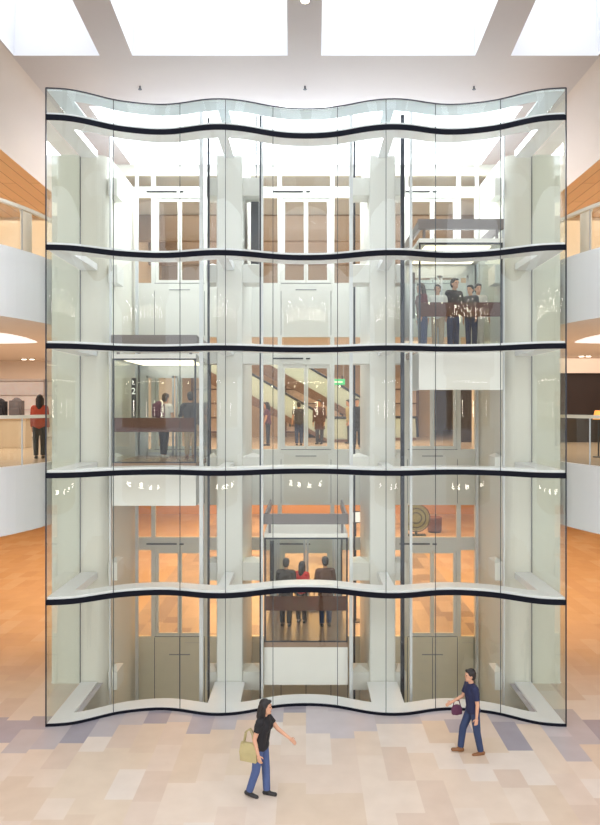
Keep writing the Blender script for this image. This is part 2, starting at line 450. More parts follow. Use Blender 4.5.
# ================================================================== GUIDE RAILS AND COUNTERWEIGHT
def rails(label, specs):
    t = thing('guide_rails', label, 'lift rails', (specs[0][0], 17.5, -2.2), 0, 'lift guide rails')
    for x, y, w, m in specs:
        o = MB().box(x - w / 2, x + w / 2, y - .04, y + .04, -2.2, 13.85).box(x - .012, x + .012, y + .04, y + .1, -2.2, 13.85).build('rail', m, t)
        o.matrix_parent_inverse = Matrix.Translation((-specs[0][0], -17.5, 2.2))
rails('guide rails on the counterweight side of the central lift bay', [(-1.10, 17.55, .05, DARKST), (-1.04, 17.2, .05, PALEST)])
rails('guide rails on the plain side of the central lift bay, opposite the counterweight', [(1.07, 17.2, .08, PALEST), (1.28, 19.2, .05, DARKST)])
rails('slim pale guide rails between the standing lift car and the end wall', [(-4.74, 17.55, .035, PALEST), (-4.74, 20.3, .08, PALEST)])
rails('guide rails between the standing lift car and the white pillar', [(-2.50, 17.3, .09, PALEST), (-2.38, 17.7, .05, DARKST)])
rails('pale guide rail and dark gap strip between the crowded lift car and pillar', [(2.33, 17.5, .09, DARKST), (2.50, 17.25, .06, PALEST)])  # dark strip added to stand for the dark gap beyond, not a rail
rails('slim pale guide rails between the crowded lift car and the end wall', [(4.79, 20.3, .08, PALEST), (4.79, 17.55, .035, PALEST)])
cw = thing('counterweight', 'tall dark grey counterweight hanging high beside the central lift bay', 'counterweight', (-1.30, 18.9, 10.4))
MB().box(-.10, .10, -.5, .5, 0, 2.0).build('weight_stack', mat('iron_grey', (92, 96, 104), .5, .3), cw, bevel=.01)
MB().box(-.12, .12, -.06, .06, 2.0, 2.1).tube((0, 0, 2.1), (0, 0, 4.0), .015).build('hanger', DARKST, cw)

# ================================================================== LIFT CARS
CY0, CD, CH, CW = 17.30, 2.75, 2.5, 1.0
def make_car(label, x, z):
    t = thing('lift_car', label, 'lift car', (x, CY0, z), 0, 'lift cars')
    MB().box(-CW, CW, 0, CD, -.12, 0).build('car_floor', CARFLOOR, t)
    MB().box(-CW, CW, 0, CD, CH, CH + .1).build('roof', CARWHITE, t)
    MB().box(-CW - .02, CW + .02, -.02, .1, CH + .32, CH + .56).box(-CW, -CW + .05, 0, CD, CH + .32, CH + .56).box(CW - .05, CW, 0, CD, CH + .32, CH + .56)\
        .box(-.9, -.84, .02, .08, CH + .1, CH + .33).box(.84, .9, .02, .08, CH + .1, CH + .33).build('roof_screen', CARGREY, t)
    MB().box(-CW, CW, .0, .06, -1.02, -.12).box(-CW, -CW + .05, .06, 1.2, -1.02, -.12).box(CW - .05, CW, .06, 1.2, -1.02, -.12).build('apron', CARWHITE, t)
    MB().box(-.8, .8, .35, CD - .3, CH - .03, CH - .001).build('ceiling_light', CARLIGHT, t)
    for sx in (-1, 1):
        for y in (.0, CD - .06):
            MB().box(sx * (CW - .02) - .02, sx * (CW - .02) + .02, y, y + .06, 0, CH).build('post', STEEL if y else DARKST, t)
    MB().box(-CW, CW, .0, .03, CH - .04, CH).build('front_frame', DARKST, t)
    MB().box(-CW, CW, .0, .03, 0, .03).build('front_frame', DARKST, t)
    MB().quad((-CW + .04, .02, 0.03), (CW - .04, .02, .03), (CW - .04, .02, CH - .04), (-CW + .04, .02, CH - .04)).build('front_glass', G_CAR, t)
    for sx in (-1, 1):
        MB().quad((sx * (CW - .01), .06, 0), (sx * (CW - .01), CD - .06, 0), (sx * (CW - .01), CD - .06, CH), (sx * (CW - .01), .06, CH)).build('side_glass', G_CAR, t)
    MB().box(-CW + .04, CW - .04, .05, .09, .74, 1.08).build('guard_band', G_BROWN, t)
    for sx in (-1, 1):
        a, b = sorted((sx * .02, sx * .78))
        lf = MB().box(a, a + .05, CD - .05, CD - .01, 0, CH - .3).box(b - .05, b, CD - .05, CD - .01, 0, CH - .3).box(a, b, CD - .05, CD - .01, 0, .09).box(a, b, CD - .05, CD - .01, CH - .36, CH - .3).build('car_door', STEEL, t)
        MB().quad((a + .05, CD - .03, .09), (b - .05, CD - .03, .09), (b - .05, CD - .03, CH - .36), (a + .05, CD - .03, CH - .36)).build('glass', G_CAR, lf)
    MB().box(-CW, CW, CD - .06, CD, CH - .3, CH).box(-CW, -.79, CD - .06, CD, 0, CH - .3).box(.79, CW, CD - .06, CD, 0, CH - .3).build('rear_frame', STEEL, t)
    pn = MB().box(-CW + .05, -CW + .16, 1.7, 1.78, .9, 2.1).build('control_panel', DARKST, t)
    return t
car1 = make_car('lift car standing level with the middle gallery, two passengers at its rear doors', -3.63, 5.46)
text('floor_sign', 'L', .17, mat('sign_white', (245, 245, 245), emit=.6), (-CW + .105, 1.69, 1.98), (PI / 2, 0, 0), car1)
text('floor_sign', '2', .24, mat('sign_white', (245, 245, 245), emit=.6), (-CW + .105, 1.69, 1.75), (PI / 2, 0, 0), car1)
car2 = make_car('lowest lift car, in the central bay close to the ground', 0.0, 1.18)
car3 = make_car('highest lift car, crowded with passengers', 3.70, 8.23)

# ================================================================== GALLERIES (slabs, balustrades)
edge = [(-13.5, 9.9), (-11.2, 11.2), (-9.3, 13.0), (-7.9, 14.7), (-6.92, 16.3), (-6.45, 17.7), (-6.27, 19.0), (-6.26, 20.9)]
ey = np.array([p[1] for p in edge]); ex = np.array([p[0] for p in edge]); ef = spline(ey, ex)
EDGE = [(ef(9.9 + (20.9 - 9.9) * i / 40), 9.9 + (20.9 - 9.9) * i / 40) for i in range(41)]
XO, YB = 17.0, 46.0
def gallery(z0, z1, zf, zc0):
    mb = MB()
    poly = [(-XO, 9.9)] + EDGE + [(-6.26, YB), (-XO, YB)]
    for sx in (-1, 1):
        pp = [(sx * x, y) for x, y in (p if sx < 0 else (-p[0], p[1]) for p in poly)] if False else [((x if sx < 0 else -x), y) for x, y in poly]
        if sum(a[0] * b[1] - b[0] * a[1] for a, b in zip(pp, pp[1:] + pp[:1])) < 0: pp = pp[::-1]
        mb.prism(pp, z0, zf, 0, 1, 2)
        # upstand at the edge
        e0 = EDGE; e1 = [(x - .12, y) for x, y in EDGE]
        mb.ribbon([(-sx * x if False else (x if sx < 0 else -x), y) for x, y in e1], [((x if sx < 0 else -x), y) for x, y in e0], zf - .01, z1, 0)
    mb.box(-6.26, 6.26, YD + .15, YB, zc0, zf)
    for i in range(len(mb.mi) - 6, len(mb.mi)): pass
    mb.mi[-5] = 1; mb.mi[-6] = 2
    return struct(mb.build('floor_gallery', [FASCIA, GFLOOR, SOFFIT]))
gallery(3.87, 5.43, L2, 4.3)
gallery(8.86, 10.48, L3, 8.95)

def balustrade(label, sx, zf, zr):
    pts = [((x if sx < 0 else -x), y) for x, y in [(p[0] - .06, p[1]) for p in EDGE if p[1] < 20.8]]
    o = pts[len(pts) // 2]
    t = thing('balustrade', label, 'balustrade', (o[0], o[1], zf), 0, 'glass gallery balustrades')
    inv = Matrix.Translation((-o[0], -o[1], -zf))
    n = 6; k = len(pts)
    cuts = [round(i * (k - 1) / n) for i in range(n + 1)]
    for a, b in zip(cuts[:-1], cuts[1:]):
        g = MB().sheet(pts[a:b + 1], zf + .01, zr - .02).build('glass_panel', G_RAIL, t, smooth=True); g.matrix_parent_inverse = inv
        j = MB().box(pts[b][0] - .012, pts[b][0] + .012, pts[b][1] - .012, pts[b][1] + .012, zf, zr - .02).build('post', STEEL, t); j.matrix_parent_inverse = inv
    h = MB().ribbon([(x - .05, y) for x, y in pts], [(x + .05, y) for x, y in pts], zr - .05, zr + .03).build('handrail', CAPRAIL, t); h.matrix_parent_inverse = inv
for sx, w in ((-1, 'beside the backpack shop'), (1, 'before the dark wall')):
    balustrade('curved glass balustrade with pale handrail on the middle gallery %s' % w, sx, 5.43, 6.58)
balustrade('curved glass balustrade on the upper gallery, on the side of the backpack shop', -1, 10.48, 11.50)
balustrade('curved glass balustrade on the upper gallery, above the dark wall', 1, 10.48, 11.50)

# outer walls
struct(MB().box(-XO - .2, -XO, 8, YB, 0, 15.4).build('wall_left', WALLW))
struct(MB().box(XO, XO + .2, 8, YB, 0, 15.4).build('wall_right', WALLW))
struct(MB().box(-XO, XO, YB, YB + .2, 0, 15.4).build('wall_back', WALLO))
# middle storey: shop wall on one side, dark wall on the other, both hung with a bulkhead
struct(MB().box(-XO, -6.4, 32.6, 32.8, 8.05, 8.86).build('trim_1', SOFFIT))
struct(MB().box(6.4, XO, 29.8, 30.0, 8.20, 8.86).build('trim_2', SOFFIT))
struct(MB().box(6.4, XO, 30.0, 30.2, L2, 8.86).build('wall_dark', DARKW))
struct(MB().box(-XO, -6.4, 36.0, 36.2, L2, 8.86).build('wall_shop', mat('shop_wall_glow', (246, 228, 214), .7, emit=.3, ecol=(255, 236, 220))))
# lobby walls in the middle
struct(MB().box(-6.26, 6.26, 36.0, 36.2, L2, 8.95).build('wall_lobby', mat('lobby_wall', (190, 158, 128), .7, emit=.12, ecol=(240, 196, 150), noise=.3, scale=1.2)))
struct(MB().box(-6.26, 6.26, 31.0, 31.2, L3, 13.6).build('wall_lobby', mat('upper_lobby_wall', (188, 176, 166), .7)))
struct(MB().box(-6.26, 6.26, YD + .15, 25.2, 13.49, 13.6).build('ceiling_lobby', mat('upper_lobby_front_ceiling', (206, 214, 226), .7)))
struct(MB().box(-6.26, 6.26, 25.2, 31.0, 13.5, 13.62).build('ceiling_lobby', mat('upper_lobby_ceiling', (192, 182, 172), .7)))
struct(MB().box(-6.26, 6.26, 25.2, 25.5, 12.6, 13.5).box(-6.26, 6.26, 28.4, 28.7, 12.4, 13.5).build('trim_3', mat('upper_lobby_beam', (150, 132, 118), .6)))
for sx, nm in ((-1, 'wall_left'), (1, 'wall_right')):
    struct(MB().box(sx * 6.26 - .08, sx * 6.26 + .08, YD + .1, 31, L3, 13.6).build(nm, WALLW))
    struct(MB().box(sx * 6.26 - .08, sx * 6.26 + .08, YD + .1, 27, L2, 8.9).build(nm, WALLW))

# ================================================================== CEILING WITH SKYLIGHT WELLS
ZC = 15.4
def ceiling():
    mb = MB()
    wells = []
    for x0, x1, x0b, x1b in ((-7.15, -4.94, -7.15, -5.05), (-4.14, -.40, -4.25, -.45), (.34, 4.06, .37, 4.14), (4.86, 7.15, 5.01, 7.15)):
        wells.append((x0, x1, x0b, x1b))
    ya, yb = 7.0, 17.72
    # bars between wells, front run
    xsA = [-7.2] + [w for q in wells for w in q[:2]] + [7.2]
    # extrapolate the bars' edges towards the camera along the same line
    def ex_(a, b, y): return a + (b - a) * (y - 15.3) / (17.7 - 15.3)
    rowA = [-7.2]; rowB = [-7.2]
    for q in wells:
        rowA += [ex_(q[0], q[2], ya), ex_(q[1], q[3], ya)]; rowB += [q[2], q[3]]
    rowA.append(7.2); rowB.append(7.2)
    for i in range(0, len(rowA), 2):
        mb.quad((rowA[i], ya, ZC), (rowB[i], yb, ZC), (rowB[i+1], yb, ZC), (rowA[i+1], ya, ZC))
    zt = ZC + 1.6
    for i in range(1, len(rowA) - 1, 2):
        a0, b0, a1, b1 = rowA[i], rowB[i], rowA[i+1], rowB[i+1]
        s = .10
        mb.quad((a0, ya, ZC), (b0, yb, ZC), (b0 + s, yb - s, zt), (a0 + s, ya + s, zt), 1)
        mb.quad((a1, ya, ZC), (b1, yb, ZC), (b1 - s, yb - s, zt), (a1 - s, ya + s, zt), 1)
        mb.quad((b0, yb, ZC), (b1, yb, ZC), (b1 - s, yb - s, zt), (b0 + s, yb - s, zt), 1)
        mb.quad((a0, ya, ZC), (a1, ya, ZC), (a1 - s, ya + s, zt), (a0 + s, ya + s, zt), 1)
    mb.quad((-7.2, 2, ZC), (7.2, 2, ZC), (7.2, ya, ZC), (-7.2, ya, ZC))
    # plain strip over the shaft front
    ys = 20.72
    mb.box(-7.2, 7.2, yb, ys, ZC, ZC + .12)
    # rear skylight over the lobby
    ye = 29.0
    for sx in (-1, 1): mb.quad((sx * 6.2, ys, ZC), (sx * 7.2, ys, ZC), (sx * 7.2, ye, ZC), (sx * 6.2, ye, ZC))
    mb.quad((-7.2, ye, ZC), (7.2, ye, ZC), (7.2, YB, ZC), (-7.2, YB, ZC))
    for a, b in (((-6.2, ys), (6.2, ys)), ((6.2, ys), (6.2, ye)), ((6.2, ye), (-6.2, ye)), ((-6.2, ye), (-6.2, ys))):
        mb.quad((a[0], a[1], ZC), (b[0], b[1], ZC), (b[0], b[1], zt), (a[0], a[1], zt), 1)
    # cove down to the timber soffit on both sides
    for sx in (-1, 1):
        n = 14; pr = []
        for i in range(n + 1):
            t = i / n * PI / 2
            pr.append((sx * (7.2 + .86 * math.sin(t)), ZC - 1.8 * (1 - math.cos(t))))
        cv = MB(); cv.v = [(x, y, z) for x, z in pr for y in (2, YB)]
        cv.f = [(2 * i, 2 * i + 1, 2 * i + 3, 2 * i + 2) for i in range(n)]; cv.mi = [0] * n
        struct(cv.build('ceiling_edge', CEILC, smooth=True))
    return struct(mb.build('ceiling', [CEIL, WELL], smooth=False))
c = ceiling()
for sx in (-1, 1):
    a, b = sorted((sx * 8.06, sx * (XO + .1)))
    struct(MB().box(a, b, 2, YB, 13.6, 13.7).build('ceiling_timber', WOOD))

# ceiling fittings
for x, px in ((-4.2, 140), (0, 305), (4.2, 474)):
    lab = {140: 'tiny sprinkler head on the ceiling, over the lift car that stands still', 305: 'tiny sprinkler head on the ceiling, over the central lift bay', 474: 'tiny sprinkler head on the ceiling, over the crowded lift car'}[px]
    D = 8.5 * F / (CY - 90); t = thing('sprinkler', lab, 'sprinkler', (xat(px, D), D, ZC + .01), 0, 'ceiling sprinklers')
    MB().tube((0, 0, 0), (0, 0, -.09), .02).build('stem', DARKST, t)
    MB().tube((0, 0, -.09), (0, 0, -.10), .05, .05).build('deflector', DARKST, t)
D = 8.55 * F / (CY - 2); t = thing('downlight', 'round lit downlight set in the central ceiling beam', 'downlight', (-.02, D, ZC))
MB().tube((0, 0, 0), (0, 0, -.03), .11, .10, 20).build('trim_ring', STEEL, t); MB().tube((0, 0, -.03), (0, 0, -.04), .085, .085, 20).build('lamp', LAMP, t)

# ================================================================== PEOPLE
def remesh(mb, name, m, parent, voxel, smooth=3, extra=None):
    o = mb.build(name, m, parent)
    r = o.modifiers.new('r', 'REMESH'); r.mode = 'VOXEL'; r.voxel_size = voxel; r.use_smooth_shade = True
    if smooth:
        s = o.modifiers.new('s', 'SMOOTH'); s.iterations = smooth; s.factor = .5
    dg = bpy.context.evaluated_depsgraph_get(); dg.update()
    me = bpy.data.meshes.new_from_object(o.evaluated_get(dg), depsgraph=dg)
    o.modifiers.clear(); old = o.data; o.data = me; bpy.data.meshes.remove(old)
    me.polygons.foreach_set('use_smooth', [True] * len(me.polygons)); me.update()
    return o
def V(*a): return Vector(a)
def rotx(v, deg): return Matrix.Rotation(math.radians(deg), 3, 'X') @ v
def roty(v, deg): return Matrix.Rotation(math.radians(deg), 3, 'Y') @ v
SKIN = mat('skin_warm', (206, 158, 130), .55, noise=.03)
SKIN2 = mat('skin_light', (222, 178, 152), .55, noise=.03)
HAIR = mat('hair_black', (24, 20, 22), .45, noise=.1, scale=30)
HAIRB = mat('hair_brown', (62, 44, 36), .45, noise=.1, scale=30)
EYEM = mat('eye_dark', (30, 24, 22), .2)
def cloth(name, rgb): return mat('cloth_' + name, rgb, .85, noise=.14, scale=9, bump=.15)

def person(label, loc, rz, H=1.68, top=None, legs=None, shoe=None, skin=SKIN, hair=HAIR, long_hair=False, sleeve=.55, female=False,
           lean=4, arms=((8, 8, 12), (-8, 8, 12)), legp=((0, 0), (0, 0)), head_turn=0, voxel=.010, group=None, coat=False, shorts=False):
    """arms: (forward swing, out, elbow bend) left then right; legp: (thigh swing, knee bend) left then right. faces +x before turning"""
    t = thing('person', label, 'person', loc, rz, group)
    u = H / 1.70
    ml = min((.84 * 0 + (0.425 * math.cos(math.radians(a)) + .405 * math.cos(math.radians(a - k)))) for a, k in [legp[0]]) if False else None
    th, sh = .43 * u, .40 * u
    drop = max(th * math.cos(math.radians(a)) + sh * math.cos(math.radians(a - k)) for a, k in legp)
    hz = drop + .075 * u                                   # hip height: the longer leg reaches the floor
    sw = (.165 if female else .19) * u
    hip = V(0, 0, hz)
    def up(z, x=0, y=0):                                   # point on the leaning trunk
        return hip + roty(V(x, y, z), lean)
    chest, neck, head = up(.34 * u), up(.545 * u), up(.665 * u, .015)
    R = Matrix.Rotation(math.radians(head_turn), 3, 'Z')
    body, shirt, trous = MB(), MB(), MB()
    # trunk
    def trunk(m, g):
        m.ball(up(.02 * u), (.11 + g) * u, (.165 + g) * u, (.13 + g) * u)
        m.limb(up(.05 * u, 0, .06 * u), up(.34 * u, .0, .07 * u), (.095 + g) * u, (.105 + g) * u)
        m.limb(up(.05 * u, 0, -.06 * u), up(.34 * u, .0, -.07 * u), (.095 + g) * u, (.105 + g) * u)
        m.ball(up(.36 * u, .01), (.112 + g) * u, (.17 + g) * u, (.16 + g) * u)
        m.limb(up(.445 * u, 0, sw - .02), up(.445 * u, 0, -sw + .02), (.062 + g) * u, (.062 + g) * u)
        if female:
            for s in (-1, 1): m.ball(up(.34 * u, .085 * u, s * .07 * u), (.055 + g) * u)
    trunk(body, 0)
    body.limb(up(.46 * u), up(.60 * u, .012), .056 * u, .050 * u)
    # head, jaw, nose, ears
    Hc = head
    def hp(x, y, z): return Hc + R @ (V(x, y, z) * u)
    body.ball(hp(0, 0, .03), .098 * u, .077 * u, .105 * u); body.ball(hp(.025, 0, -.05), .065 * u, .058 * u, .070 * u)
    body.limb(hp(.088, 0, .02), hp(.104, 0, -.012), .009 * u, .014 * u)
    body.ball(hp(.080, 0, -.062), .014 * u, .024 * u, .009 * u); body.ball(hp(.078, 0, -.09), .018 * u, .024 * u, .018 * u)
    for s in (-1, 1): body.ball(hp(-.005, s * .078, 0), .022 * u, .010 * u, .032 * u); body.ball(hp(.084, s * .035, .045), .014 * u, .03 * u, .009 * u)
    # legs
    feet = []
    for s, (a, k) in zip((1, -1), legp):
        hj = hip + V(0, s * .088 * u, -.01)
        kn = hj + roty(V(0, 0, -th), -a); an = kn + roty(V(0, 0, -sh), -(a - k))
        kn.y += s * .005; pitch = -(a - k) * .7
        body.limb(hj, kn, .082 * u, .055 * u); body.limb(kn, an, .054 * u, .036 * u); body.ball(kn + (an - kn) * .28 + V(-.018, 0, 0), .050 * u, .048 * u, .10 * u)
        toe = an + roty(V(.15 * u, 0, -.045 * u), pitch); heel = an + roty(V(-.045 * u, 0, -.045 * u), pitch)
        body.limb(heel, toe, .030 * u, .026 * u)
        if not shorts:
            trous.limb(hj, kn, .098 * u, .074 * u); trous.limb(kn, kn + (an - kn) * .96, .074 * u, .064 * u, caps=False); trous.ball(kn, .074 * u)
        else:
            trous.limb(hj, kn + (hj - kn) * .1, .098 * u, .088 * u, caps=False); trous.ball(hj, .098 * u)
        feet.append((an, toe, heel, pitch))
    trous.ball(up(.0 * u), .120 * u, .172 * u, .12 * u)
    # shirt
    trunk(shirt, .020); shirt.ball(up(-.005 * u), .142 * u, .196 * u, .115 * u)
    if coat:
        shirt.limb(up(.08 * u, 0, .05 * u), up(-.34 * u, 0, .06 * u), .12 * u, .15 * u, caps=False); shirt.limb(up(.08 * u, 0, -.05 * u), up(-.34 * u, 0, -.06 * u), .12 * u, .15 * u, caps=False)
    hands = []
    for s, (a, out, e) in zip((1, -1), arms):
        sj = up(.445 * u, 0, s * sw)
        el = sj + rotx(roty(V(0, 0, -.285 * u), -a), s * out)
        wr = el + rotx(roty(V(0, 0, -.25 * u), -(a + e)), s * out * .6)
        body.limb(sj, el, .050 * u, .038 * u); body.limb(el, wr, .038 * u, .026 * u)
        d = (wr - el).normalized(); side = V(0, -s, 0); side = (side - d * side.dot(d)).normalized(); fw = d.cross(side) * s
        if fw.x < 0: fw = -fw
        pc = wr + d * .045 * u
        body.ball(pc, .040 * u, .016 * u, .048 * u, rot=Matrix((fw, -side, d)).transposed())
        for i, (off, ln) in enumerate(((.030, .070), (.010, .080), (-.010, .075), (-.029, .058))):
            b0 = pc + d * .035 * u + fw * off * u; b1 = b0 + (d + side * .15).normalized() * ln * .5 * u; b2 = b1 + (d + side * .75).normalized() * ln * .5 * u
            body.limb(b0, b1, .0095 * u, .0088 * u, seg=8); body.limb(b1, b2, .0088 * u, .0078 * u, seg=8)
        b0 = pc - d * .01 * u + fw * .034 * u; b1 = b0 + (d * .6 + fw * .8 + side * .3).normalized() * .034 * u; b2 = b1 + (d + fw * .2 + side * .3).normalized() * .03 * u
        body.limb(b0, b1, .011 * u, .010 * u, seg=8); body.limb(b1, b2, .010 * u, .0085 * u, seg=8)
        if sleeve > 0:
            e1 = sj + (el - sj) * min(1, sleeve * 1.0 if sleeve <= 1 else 1)
            shirt.ball(sj, .066 * u); shirt.limb(sj, e1, .066 * u, .060 * u, caps=False)
            if sleeve > 1: shirt.ball(el, .054 * u); shirt.limb(el, el + (wr - el) * .95, .052 * u, .040 * u, caps=False)
        hands.append((sj, el, wr, pc, d))
    b = remesh(body, 'body', skin, t, voxel, 2)
    remesh(trous, 'trousers' if not shorts else 'shorts', legs, t, voxel * 1.2, 3)
    remesh(shirt, 'coat' if coat else 'shirt', top, t, voxel * 1.2, 3)
    hm = MB()
    hm.ball(hp(-.020, 0, .052), .104 * u, .090 * u, .105 * u); hm.ball(hp(-.05, 0, 0), .07 * u, .083 * u, .09 * u)
    hm.ball(hp(.05, 0, .105), .05 * u, .07 * u, .03 * u)
    if long_hair:
        hm.limb(hp(-.065, 0, 0), hp(-.085, 0, -.16), .075 * u, .085 * u); hm.limb(hp(-.085, 0, -.16), hp(-.10, 0, -.30), .082 * u, .045 * u)
        for s in (-1, 1): hm.limb(hp(-.01, s * .075, .03), hp(-.02, s * .078, -.14), .035 * u, .03 * u)
    remesh(hm, 'hair', hair, t, voxel, 2)
    for s in (-1, 1):
        MB().ball(hp(.083, s * .034, .022), .013 * u, .015 * u, .010 * u, seg=10, rings=6).build('eye', EYEM, t, smooth=True)
    MB().ball(hp(.0885, 0, -.061), .010 * u, .022 * u, .006 * u, seg=10, rings=6).build('mouth', mat('lip', (168, 92, 84), .5), t, smooth=True)
    for an, toe, heel, pitch in feet:
        m = MB(); m.limb(heel + V(0, 0, .006), toe + V(.01, 0, .004), .040 * u, .036 * u); m.ball(heel + (toe - heel) * .3 + V(0, 0, .03), .06 * u, .042 * u, .045 * u)
        remesh(m, 'shoe', shoe, t, voxel, 2)
    t['_h'] = 0; del t['_h']
    return t, dict(hands=hands, up=up, u=u, hip=hip)
def world_pt(loc, rz, p): return Vector(loc) + Matrix.Rotation(rz, 3, 'Z') @ p

def backpack(label, loc, rz, m, group=None, straps=True, sz=1.0, strapm=None):
    t = thing('backpack', label, 'backpack', loc, rz, group)
    b = MB(); b.ball((0, 0, .20 * sz), .12 * sz, .16 * sz, .23 * sz); b.box(-.09 * sz, .09 * sz, -.14 * sz, .14 * sz, .0, .36 * sz)
    remesh(b, 'pack_body', m, t, .014, 5)
    p = MB(); p.box(-.15 * sz, -.08 * sz, -.11 * sz, .11 * sz, .03 * sz, .20 * sz)
    p.build('front_pocket', m, t, bevel=.03)
    MB().tube((.02, -.04, .42 * sz), (.02, .04, .42 * sz), .010).tube((.02, -.04, .40 * sz), (.02, -.04, .425 * sz), .01).tube((.02, .04, .40 * sz), (.02, .04, .425 * sz), .01).build('carry_loop', strapm or m, t)
    if straps:
        for s in (-1, 1):
            q = MB(); pts = [V(.06, s * .08, .40 * sz), V(.13, s * .085, .46 * sz), V(.27, s * .09, .42 * sz), V(.30, s * .10, .26 * sz), V(.22, s * .13, .10 * sz), V(.08, s * .13, .05 * sz)]
            for a, c in zip(pts[:-1], pts[1:]): q.limb(a, c, .018, .018, seg=8)
            q.build('strap', strapm or m, t, smooth=True)
    return t

JEANS = cloth('blue_jeans', (74, 92, 138)); DJEANS = cloth('dark_jeans', (48, 62, 96)); BLACKC = cloth('black', (30, 29, 33)); NAVY = cloth('navy', (34, 40, 74))
KHAKI = cloth('khaki', (186, 164, 134)); WHITEC = cloth('white', (226, 224, 222)); DGREY = cloth('dark_grey', (64, 64, 70)); BROWNC = cloth('brown', (92, 62, 52))
REDC = cloth('red', (206, 52, 60)); RUST = cloth('rust', (176, 74, 52)); TEAL = cloth('teal', (104, 138, 152)); OLIVE = cloth('olive', (176, 164, 120)); PLUM = cloth('plum', (96, 52, 78))
SHOEB = mat('shoe_black', (26, 24, 26), .4); SHOEN = mat('shoe_brown', (128, 84, 48), .5); SHOEW = mat('shoe_white', (224, 222, 220), .5)

# --- the two walkers on the atrium floor
wl = (-.79, 12.66, 0); wr = math.radians(-22)
wt, wi = person('woman with long black hair, black top and blue jeans walking on the atrium floor', wl, wr, 1.70, BLACKC, JEANS, SHOEB, SKIN, HAIR,
                True, .55, True, lean=7, arms=((40, 10, 18), (-14, 12, 34)), legp=((7, 4), (-7, 12)), voxel=.006, head_turn=10)
el = wi['hands'][1][1]; wrist = wi['hands'][1][2]
bp = wi['up'](.02, -.13, -.20)
tb = thing('tote_bag', 'pale olive tote bag hanging from the walking woman\'s arm', 'bag', world_pt(wl, wr, bp), wr)
m = MB(); n0 = [(-.17, -.055), (.17, -.055), (.17, .055), (-.17, .055)]
m.v = [(x * .92, y, -.26) for x, y in n0] + [(x, y * 1.1, -.10) for x, y in n0] + [(x * .9, y * .6, .06) for x, y in n0]
for k in (0, 4):
    for i in range(4): j = (i + 1) % 4; m.f.append((k+i, k+j, k+4+j, k+4+i)); m.mi.append(0)
m.f += [(3, 2, 1, 0), (8, 9, 10, 11)]; m.mi += [0, 0]
bag = m.build('bag_body', OLIVE, tb, bevel=.015)
for s in (-1, 1):
    q = MB(); pts = [V(-.10, s * .03, .04), V(-.06, s * .03, .24), V(0.02, s * .02, .30), V(.07, s * .03, .22), V(.10, s * .03, .04)]
    for a, c_ in zip(pts[:-1], pts[1:]): q.limb(a, c_, .012, .012, seg=8)
    q.build('bag_handle', OLIVE, tb, smooth=True)
ml = (3.28, 14.22, 0); mr = PI + math.radians(10)
mt, mi_ = person('man in a navy T-shirt and blue jeans striding past the glass enclosure', ml, mr, 1.66, NAVY, DJEANS, SHOEN, SKIN, HAIR,
                 False, .7, False, lean=4, arms=((-6, 7, 12), (20, 8, 44)), legp=((-6, 6), (24, 16)), voxel=.006, head_turn=-4)
hp_ = mi_['hands'][1][1] * .45 + mi_['hands'][1][2] * .55
pb = thing('handbag', 'small plum coloured bag hanging from the forearm of the walking man', 'bag', world_pt(ml, mr, hp_ + V(.0, .0, -.05)), mr)
q = MB(); q.ball((0, 0, -.16), .12, .05, .11); q.box(-.10, .10, -.04, .04, -.25, -.12); remesh(q, 'bag_body', PLUM, pb, .012, 4)
q = MB()
for a, c_ in ((V(-.08, 0, -.10), V(-.05, 0, .02)), (V(-.05, 0, .02), V(.05, 0, .02)), (V(.05, 0, .02), V(.08, 0, -.10))): q.limb(a, c_, .01, .01, seg=8)
q.build('bag_handle', PLUM, pb, smooth=True)

# --- passengers
def stand(label, x, y, z, rz, **k): return person(label, (x, y, z), rz, voxel=k.pop('voxel', .012), **k)
g = 'lift passengers'
p1 = stand('passenger in a pale top with a plum backpack in the standing car', -3.78, 19.25, 5.46, math.radians(62), H=1.70, top=WHITEC, legs=BLACKC, shoe=SHOEW, hair=HAIRB, group=g, lean=6, legp=((6, 4), (-4, 4)), arms=((20, 8, 50), (10, 8, 30)))
backpack('plum backpack on the back of the passenger in a pale top', world_pt((-3.78, 19.25, 5.46), math.radians(62), p1[1]['up'](.14, -.235)), math.radians(62), PLUM, straps=False)
stand('passenger in a dark top and khaki trousers, in the standing lift car', -3.06, 19.2, 5.46, math.radians(110), H=1.73, top=DGREY, legs=KHAKI, shoe=SHOEN, hair=HAIR, group=g, arms=((26, 8, 60), (5, 9, 12)), sleeve=1.5)
for lab, x, y, rz, kw in (
    ('passenger in a dark coat on the left in the lowest lift car', -.52, 18.6, 80, dict(H=1.72, top=DGREY, legs=BLACKC, shoe=SHOEB, hair=HAIR, sleeve=1.5, coat=True)),
    ('passenger in a bright red top in the lowest lift car', -.12, 18.9, 70, dict(H=1.58, top=REDC, legs=BLACKC, shoe=SHOEB, hair=HAIR, long_hair=True, female=True)),
    ('passenger in a brown coat on the right in the lowest lift car', .50, 18.6, 100, dict(H=1.76, top=BROWNC, legs=DJEANS, shoe=SHOEB, hair=HAIR, sleeve=1.5, coat=True))):
    stand(lab, x, y, 1.18, math.radians(rz), group=g, **kw)
